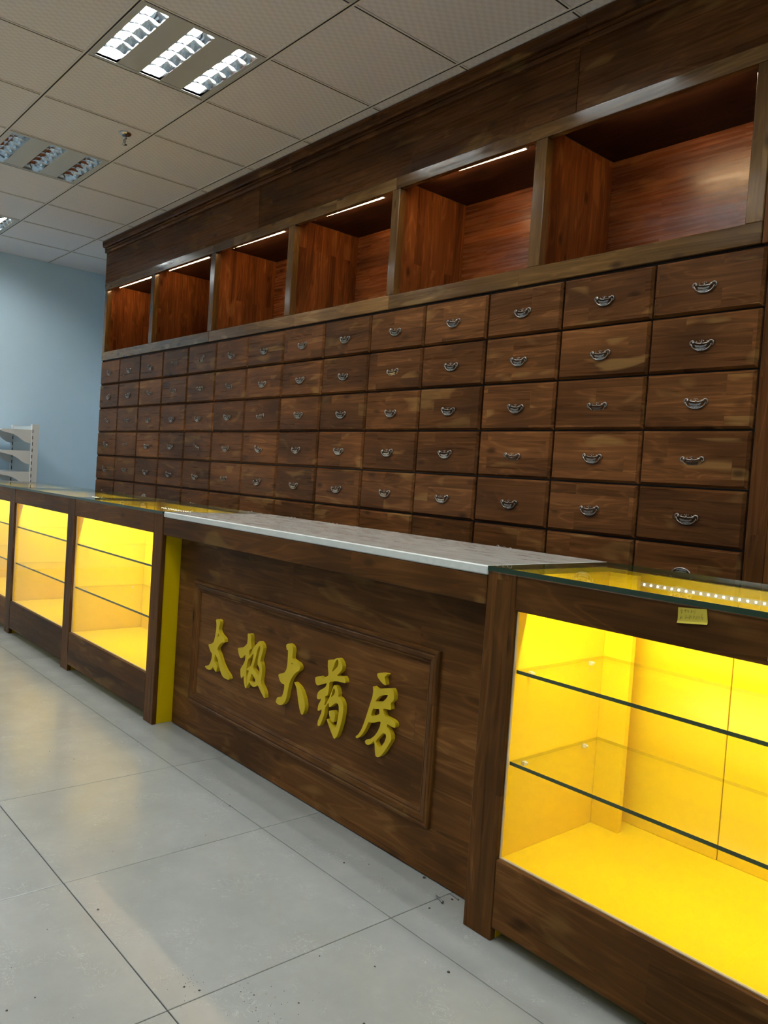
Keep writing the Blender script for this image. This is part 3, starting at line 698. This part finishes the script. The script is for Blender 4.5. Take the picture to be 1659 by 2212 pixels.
GLYPHS=[[[[(-27240,5040),(-27210,5080),(-27110,5100),(-27000,5100),(-26920,5050),(-26910,4970),(-26960,4850),(-26980,4720),(-26920,4630),(-26780,4550),(-26650,4510),(-26510,4450),(-26480,4320),(-26690,4270),(-26860,4160),(-27030,3960),(-26790,3740),(-26620,3510),(-26320,3280),(-26050,3150),(-25960,3030),(-26080,2960),(-26410,2970),(-26530,3020),(-26670,3140),(-26790,3300),(-26910,3540),(-27070,3680),(-27170,3730),(-27200,3580),(-27190,3420),(-27030,3340),(-26940,3270),(-26990,3050),(-27120,3090),(-27280,3200),(-27370,3090),(-27550,3010),(-27740,3010),(-27930,3080),(-27620,3180),(-27510,3280),(-27410,3480),(-27390,3690),(-27540,3760),(-27640,3870),(-27730,4000),(-27460,4070),(-27310,4170),(-27250,4360),(-27180,4660),(-27180,4880)],[(-27010,4590),(-26910,4500),(-27050,4390)]]],[[[(-24880,4950),(-24820,4980),(-24680,4990),(-24620,4880),(-24620,4720),(-24570,4570),(-24550,4470),(-24680,4410),(-24710,4290),(-24680,4160),(-24790,3900),(-24820,3700),(-24820,3470),(-24770,3240),(-24710,3030),(-24810,2940),(-24880,3040),(-24950,3190),(-24970,3390),(-25070,3290),(-25150,3250),(-25200,3340),(-25240,3560),(-25160,3670),(-25020,3830),(-24940,3990),(-24940,4180),(-25090,4060),(-25260,3960),(-25360,4030),(-25460,4160),(-25510,4310),(-25220,4370),(-25090,4420),(-24870,4590),(-24850,4800)]],[[(-24070,4850),(-24320,4640),(-24480,4490),(-24540,4360),(-24590,4270),(-24690,4160),(-24710,4040),(-24380,4360),(-24440,4100),(-24550,3830),(-24700,3750),(-24810,3670),(-24820,3620),(-24640,3660),(-24730,3400),(-24740,3240),(-24690,3080),(-24650,3090),(-24590,3230),(-24550,3240),(-24420,3150),(-24280,3130),(-24130,3180),(-24000,3270),(-23880,3170),(-23710,3030),(-23530,2910),(-23470,2930),(-23510,3100),(-23620,3240),(-23770,3350),(-23820,3470),(-23780,3650),(-23770,3860),(-23820,4040),(-23930,4170),(-23860,4360),(-23780,4630),(-23840,4760),(-23980,4840)],[(-24020,4700),(-24160,4520),(-24260,4140),(-24370,3850),(-24360,3780),(-24120,3670),(-23990,3620),(-23940,3710),(-23940,3860),(-23990,3920),(-24080,3980),(-24110,4120),(-24060,4320),(-23980,4610)],[(-24440,3600),(-24500,3460),(-24550,3300),(-24520,3270),(-24350,3280),(-24210,3320),(-24150,3400)]]],[[[(-22370,5020),(-22340,5090),(-22230,5130),(-22100,5120),(-21980,5060),(-21940,4960),(-21960,4830),(-21960,4660),(-21870,4640),(-21740,4610),(-21600,4600),(-21490,4520),(-21470,4440),(-21510,4360),(-21700,4250),(-21860,4090),(-21970,3940),(-22040,3790),(-22080,3630),(-22110,3500),(-22150,3270),(-22220,3130),(-22340,3000),(-22490,2930),(-22660,2920),(-22790,2960),(-22770,3060),(-22690,3160),(-22580,3200),(-22450,3220),(-22380,3360),(-22330,3540),(-22330,3700),(-22480,3690),(-22620,3750),(-22730,3910),(-22700,3970),(-22390,4080),(-22270,4210),(-22230,4380),(-22220,4610),(-22240,4930),(-22270,4890),(-22320,4910)],[(-21990,4530),(-21920,4510),(-21960,4460)]],[[(-21770,3910),(-21620,3770),(-21540,3570),(-21450,3300),(-21370,3120),(-21290,2990),(-21210,2940),(-21160,2960),(-21070,3110),(-21060,3280),(-21130,3480),(-21280,3700),(-21460,3830),(-21710,3910)]]],[[[(-19980,5060),(-19750,5090),(-19720,5100),(-19590,5180),(-19490,5220),(-19390,5210),(-19280,5130),(-19220,5030),(-19220,4930),(-19300,4820),(-19480,4660),(-19330,4670),(-19150,4720),(-19070,4680),(-19010,4590),(-19030,4530),(-19190,4510),(-19390,4500),(-19620,4450),(-19840,4370),(-19840,4160),(-19880,3930),(-20020,3860),(-19970,3740),(-20030,3560),(-19930,3620),(-19970,3480),(-20000,3270),(-20100,3010),(-20190,2860),(-20270,2820),(-20320,2850),(-20310,2970),(-20240,3120),(-20150,3300),(-20140,3420),(-20240,3350),(-20350,3300),(-20360,3380),(-20330,3530),(-20240,3650),(-20210,3750),(-20320,3690),(-20410,3680),(-20450,3740),(-20410,3890),(-20290,4000),(-20130,4090),(-20010,4180),(-19950,4320),(-20210,4210),(-20410,4120),(-20500,4120),(-20570,4190),(-20600,4320),(-20550,4370),(-20370,4440),(-20290,4430),(-20270,4400),(-20100,4460),(-19890,4570),(-19970,4850)],[(-19490,5190),(-19430,5100),(-19460,4960),(-19590,4830),(-19750,4710),(-19660,4910),(-19600,5090)]],[[(-19600,4330),(-19480,4340),(-19370,4240),(-19320,4120),(-19340,4020),(-19220,4000),(-19110,3920),(-19040,3800),(-19040,3600),(-19070,3370),(-19130,3140),(-19200,2930),(-19280,2760),(-19400,2650),(-19470,2710),(-19610,2860),(-19760,3040),(-19860,3170),(-19790,3160),(-19610,3060),(-19420,3000),(-19350,3050),(-19290,3300),(-19260,3540),(-19270,3720),(-19320,3800),(-19420,3800),(-19540,3730),(-19690,3610),(-19760,3580),(-19790,3670),(-19810,3720),(-19920,3570),(-19970,3530),(-19930,3640),(-19840,3790),(-19750,3950),(-19650,4180)],[(-19590,4240),(-19510,4180),(-19540,4040),(-19710,3900),(-19670,4070)]],[[(-19760,3460),(-19620,3510),(-19500,3530),(-19430,3420),(-19450,3250),(-19480,3160),(-19580,3160),(-19670,3230),(-19750,3360)]]],[[[(-17560,5140),(-17530,5190),(-17350,5240),(-17160,5260),(-17100,5250),(-17220,5150),(-17180,5040),(-17140,4910),(-17280,4930),(-17440,5010),(-17530,5080)]],[[(-17710,4760),(-17610,4720),(-17510,4710),(-17320,4770),(-17020,4850),(-16870,4890),(-16800,4840),(-16750,4730),(-16750,4560),(-16880,4460),(-16840,4270),(-16920,4250),(-17190,4220),(-17150,4120),(-17090,4020),(-16910,4000),(-16720,3980),(-16620,3930),(-16600,3850),(-16630,3790),(-16760,3790),(-16970,3820),(-16970,3720),(-16840,3640),(-16760,3540),(-16740,3400),(-16870,3190),(-17000,2990),(-17140,2820),(-17280,2730),(-17380,2730),(-17420,2840),(-17450,3020),(-17490,3170),(-17630,3030),(-17750,2950),(-17870,2960),(-17910,3020),(-17860,3090),(-17690,3150),(-17500,3300),(-17360,3480),(-17280,3650),(-17250,3800),(-17350,3790),(-17500,3710),(-17660,3660),(-17810,3640),(-17880,3480),(-18000,3270),(-18150,3090),(-18300,3000),(-18370,3030),(-18220,3160),(-18090,3360),(-17980,3630),(-17870,3950),(-17780,4210),(-17700,4440),(-17680,4600)],[(-17000,4670),(-17210,4610),(-17390,4530),(-17480,4430),(-17560,4330),(-17380,4360),(-17220,4410),(-17080,4540)],[(-17640,4100),(-17510,4110),(-17360,4160),(-17330,4020),(-17490,3920),(-17720,3850)],[(-17130,3500),(-17000,3510),(-16970,3430),(-17030,3260),(-17150,3100),(-17250,3010),(-17380,3100),(-17430,3180)]]]]
def chaikin(P):
    out = []
    for i, p in enumerate(P):
        qn = P[(i+1) % len(P)]
        out += [(.82*p[0]+.18*qn[0], .82*p[1]+.18*qn[1]), (.18*p[0]+.82*qn[0], .18*p[1]+.82*qn[1])]
    return out
GN = ['first raised yellow character, Tai, at the left', 'second raised yellow character, Ji', 'middle raised yellow character, Da', 'fourth raised yellow character, Yao', 'last raised yellow character, Fang, at the right']
for gi, g in enumerate(GLYPHS):
    allp = [p for poly in g for lp in poly for p in lp]
    cx_ = sum(p[0] for p in allp)/len(allp)/1e4; cz_ = sum(p[1] for p in allp)/len(allp)/1e4
    vs, fs, off = [], [], 0
    for poly in g:
        cu = bpy.data.curves.new('glyph', 'CURVE'); cu.dimensions = '2D'; cu.fill_mode = 'BOTH'; cu.extrude = .0074; cu.resolution_u = 1
        cu.bevel_depth = .0
        for lp in poly:
            pts = chaikin([(a/1e4-cx_, b_/1e4-cz_) for a, b_ in lp])
            spn = cu.splines.new('POLY'); spn.points.add(len(pts)-1); spn.use_cyclic_u = True
            for pt, (a, b_) in zip(spn.points, pts): pt.co = (a, b_, 0, 1)
        tmp = bpy.data.objects.new('glyph', cu); COL.objects.link(tmp)
        dg = bpy.context.evaluated_depsgraph_get(); me = bpy.data.meshes.new_from_object(tmp.evaluated_get(dg))
        vs += [(v.co.x, -v.co.z, v.co.y) for v in me.vertices]; fs += [tuple(i+off for i in p.vertices) for p in me.polygons]; off = len(vs)
        bpy.data.objects.remove(tmp); bpy.data.curves.remove(cu); bpy.data.meshes.remove(me)
    me = bpy.data.meshes.new('raised_character'); me.from_pydata(vs, [], fs); me.materials.append(M['sign']); me.update()
    import bmesh
    bm = bmesh.new(); bm.from_mesh(me); bmesh.ops.remove_doubles(bm, verts=bm.verts, dist=1e-6); bmesh.ops.recalc_face_normals(bm, faces=bm.faces); bm.to_mesh(me); bm.free()
    o = put('raised_character', me, sv, (cx_, YPN-.0076, cz_)); o['label'] = GN[gi]
wt = MB().cbox(SX0+.001, SX1-.001, YP-.001, 1.992, .8765, .9000, .003).build('stone_countertop', M['marble'])
tag(wt, 'white grey veined stone slab lying on the lettered counter', 'countertop')

# ================================================================ SMALL THINGS
# sticky note on the right case's rail: corners top-left, top-right, bottom-right, bottom-left
NC = [(-.7885, 1.4735, .8805), (-.7300, 1.4735, .8860), (-.7255, 1.4735, .8570), (-.7875, 1.4735, .8500)]
NT = thing('sticky_note', 'small yellow handwritten paper note stuck on the near case rail', 'note', (-.757, 1.4735, .85))
def nmap(u, v, lift=0.):
    a = [NC[0][i]+(NC[1][i]-NC[0][i])*u for i in range(3)]; b_ = [NC[3][i]+(NC[2][i]-NC[3][i])*u for i in range(3)]
    p = [a[i]+(b_[i]-a[i])*v for i in range(3)]
    p[1] -= .0006+.0035*max(0, v-.8)**2/.04+lift; return tuple(p)
q = MB(); nu, nv = 6, 8
for lay in (0, .0003):
    vs = [nmap(i/nu, j/nv, lay) for j in range(nv+1) for i in range(nu+1)]
    q.add(vs, [(j*(nu+1)+i, j*(nu+1)+i+1, (j+1)*(nu+1)+i+1, (j+1)*(nu+1)+i) for j in range(nv) for i in range(nu)])
q.build('paper', M['paper'], NT)
STK = [[(340,190),(310,260),(300,310)],[(350,230),(400,240)],[(320,290),(400,280),(370,310)],[(360,260),(355,340),(350,420)],[(320,370),(410,350)],[(345,410),(380,400)],
 [(490,250),(485,330)],[(490,255),(550,260),(545,320)],[(490,295),(545,290)],[(518,240),(515,370)],
 [(590,270),(660,270)],[(630,270),(600,320)],[(600,320),(660,315),(650,360),(625,400)],
 [(740,290),(800,280)],[(770,260),(765,380)],[(740,335),(800,330)],[(735,375),(810,370)],[(840,280),(835,340)],[(840,330),(880,320)],[(925,250),(915,330),(910,420)],
 [(345,500),(350,530)],[(300,580),(390,570)],[(340,545),(310,620),(290,680)],[(340,590),(330,660)],[(390,590),(410,620)],
 [(545,480),(530,560),(525,600),(580,580),(600,560)],[(500,620),(540,650)],[(575,570),(610,600)],
 [(700,490),(680,560),(660,630),(690,650),(710,610),(680,600)],[(740,490),(735,570),(690,570)],[(775,530),(765,610)],
 [(860,520),(890,510),(895,560),(860,590)],[(860,510),(855,650)],[(940,540),(1000,545),(990,600),(950,650),(930,600)],[(1050,540),(1110,545)],[(1030,595),(1120,590)],
 [(1230,440),(1200,500),(1180,580),(1200,640),(1240,600),(1200,560)],[(1235,650),(1225,690)]]
q = MB()
for s in STK:
    pts = [nmap((a-200)/1215, (b_-150-(a-200)*.06)/660, .0006) for a, b_ in s]
    for p0, p1 in zip(pts[:-1], pts[1:]):
        d = Vector(p1)-Vector(p0); n = Vector((-d.z, 0, d.x)).normalized()*.00030
        q.add([Vector(p0)-n, Vector(p0)+n, Vector(p1)+n, Vector(p1)-n], [(0,1,2,3)])
q.build('handwriting', M['ink'], NT)
t2 = MB().box(-.6095, -.560, YP-.0006, YP+.0006, .812, .820)
tag(t2.build('tape_scrap', M['paper']), 'scrap of yellow paper tape at the right edge of the case rail', 'tape')

def screw(a, b_, name, label, r=.0022):
    a, b_ = Vector(a), Vector(b_); d = (b_-a).normalized(); t = thing(name, label, 'screw' if name == 'screw' else 'nail', tuple(b_))
    pts = [a, a+d*.005]+[a+(b_-a)*k for k in (.3, .6, .92)]
    MB().tube(pts, [.0004, r*.8, r, r, r], 8).build('shank', M['steel'], t)
    MB().tube([a+(b_-a)*.92, a+(b_-a)*.96, b_], [r, r*1.9, r*1.9], 10).build('head', M['steel'], t)
screw((-1.4225, 1.511, .0032), (-1.385, 1.499, .0046), 'screw', 'short steel screw lying on the floor tile before the lettered counter')
screw((-1.411, 1.551, .0022), (-1.372, 1.546, .003), 'nail', 'thin dark nail lying against the foot of the lettered counter', .0014)
q = MB(); rng = random.Random(3)
SPOTS = [(-1.51,1.554,.007),(-1.386,1.536,.006),(-1.389,1.455,.005),(-1.843,.769,.005),(-1.459,.804,.004),(-1.431,.824,.004),(-1.353,.909,.003),(-1.279,.971,.003),(-1.172,1.304,.006),
 (-1.385,1.102,.003),(-2.855,1.071,.003),(-2.204,1.342,.004),(-1.282,1.181,.004),(-1.699,1.419,.005),(-1.654,1.473,.003),(-2.977,1.024,.003),(-1.591,.49,.004),(-1.599,.546,.003),(-1.151,1.042,.005)]
for i in range(46): SPOTS.append((-1.30+rng.gauss(0,.06), .91+rng.gauss(0,.035), rng.uniform(.0007,.0018)))
for i in range(30): SPOTS.append((-1.47+rng.gauss(0,.03), .81+rng.gauss(0,.02), rng.uniform(.0007,.0016)))
for i in range(70): SPOTS.append((rng.uniform(-5.,-.9), rng.uniform(.5,1.5), rng.uniform(.0008,.0020)))
for x, y, r in SPOTS:
    n = 5; a0 = rng.uniform(0, 6); vs = [(x+r*rng.uniform(.5,1.)*math.cos(a0+6.283*i/n), y+r*rng.uniform(.4,.9)*math.sin(a0+6.283*i/n), .0002) for i in range(n)]
    vs += [(x+(vx-x)*.6, y+(vy-y)*.6, .0002+r*.35) for vx, vy, _ in vs]
    q.add(vs, [tuple(range(n)), tuple(range(n, 2*n))]+[(i, (i+1)%n, n+(i+1)%n, n+i) for i in range(n)])
tag(q.build('floor_grit', M['crumb']), 'dark grit and dust crumbs scattered on the grey floor tiles', 'grit', kind='stuff')

# white steel shelving at the end wall
GXN, GXF, GYU = -7.36, -7.94, 2.232
gd = thing('shelf_rack', 'white steel shop shelving with curved brackets by the blue end wall', 'shelf', (-7.65, 2.15, 0))
for x in (GXN, GXF):
    q = MB().cbox(x-.018, x+.018, GYU, GYU+.060, 0, 1.372, .002)
    q.build('post', M['shelfwhite'], gd)
    q = MB()
    for i in range(22): q.box(x+.0181, x+.0186, GYU+.006, GYU+.012, .12+i*.056, .15+i*.056)
    q.build('slot_row', M['dark'], gd)
for i in range(9):
    z0 = .10+i*.14
    MB().cbox(GXF+.019, GXN-.019, GYU+.012, GYU+.024, z0, z0+.1375, .0015).build('back_panel', M['shelfback'], gd)
BR = [(0, .0), (-.245, -.010), (-.247, -.030), (-.225, -.036), (-.19, -.040), (-.15, -.050), (-.11, -.070), (-.075, -.096), (-.045, -.112), (-.012, -.118), (0, -.118)]
for zt in (1.323, 1.138, .952, .766, .40):
    for x in (GXN, GXF+.02):
        MB().prism_yz([(GYU+y*1.0, zt+z) for y, z in BR], x-.0025+.012, x+.0025+.012).build('shelf_bracket', M['shelfwhite'], gd)
    MB().prism_yz([(GYU, zt-.012), (GYU-.245, zt-.022), (GYU-.245, zt-.010), (GYU, zt)], GXF+.036, GXN+.008).build('shelf_board', M['shelfwhite'], gd)
MB().cbox(GXF, GXN, GYU-.25, GYU+.02, 0, .10, .002).build('base', M['shelfwhite'], gd)
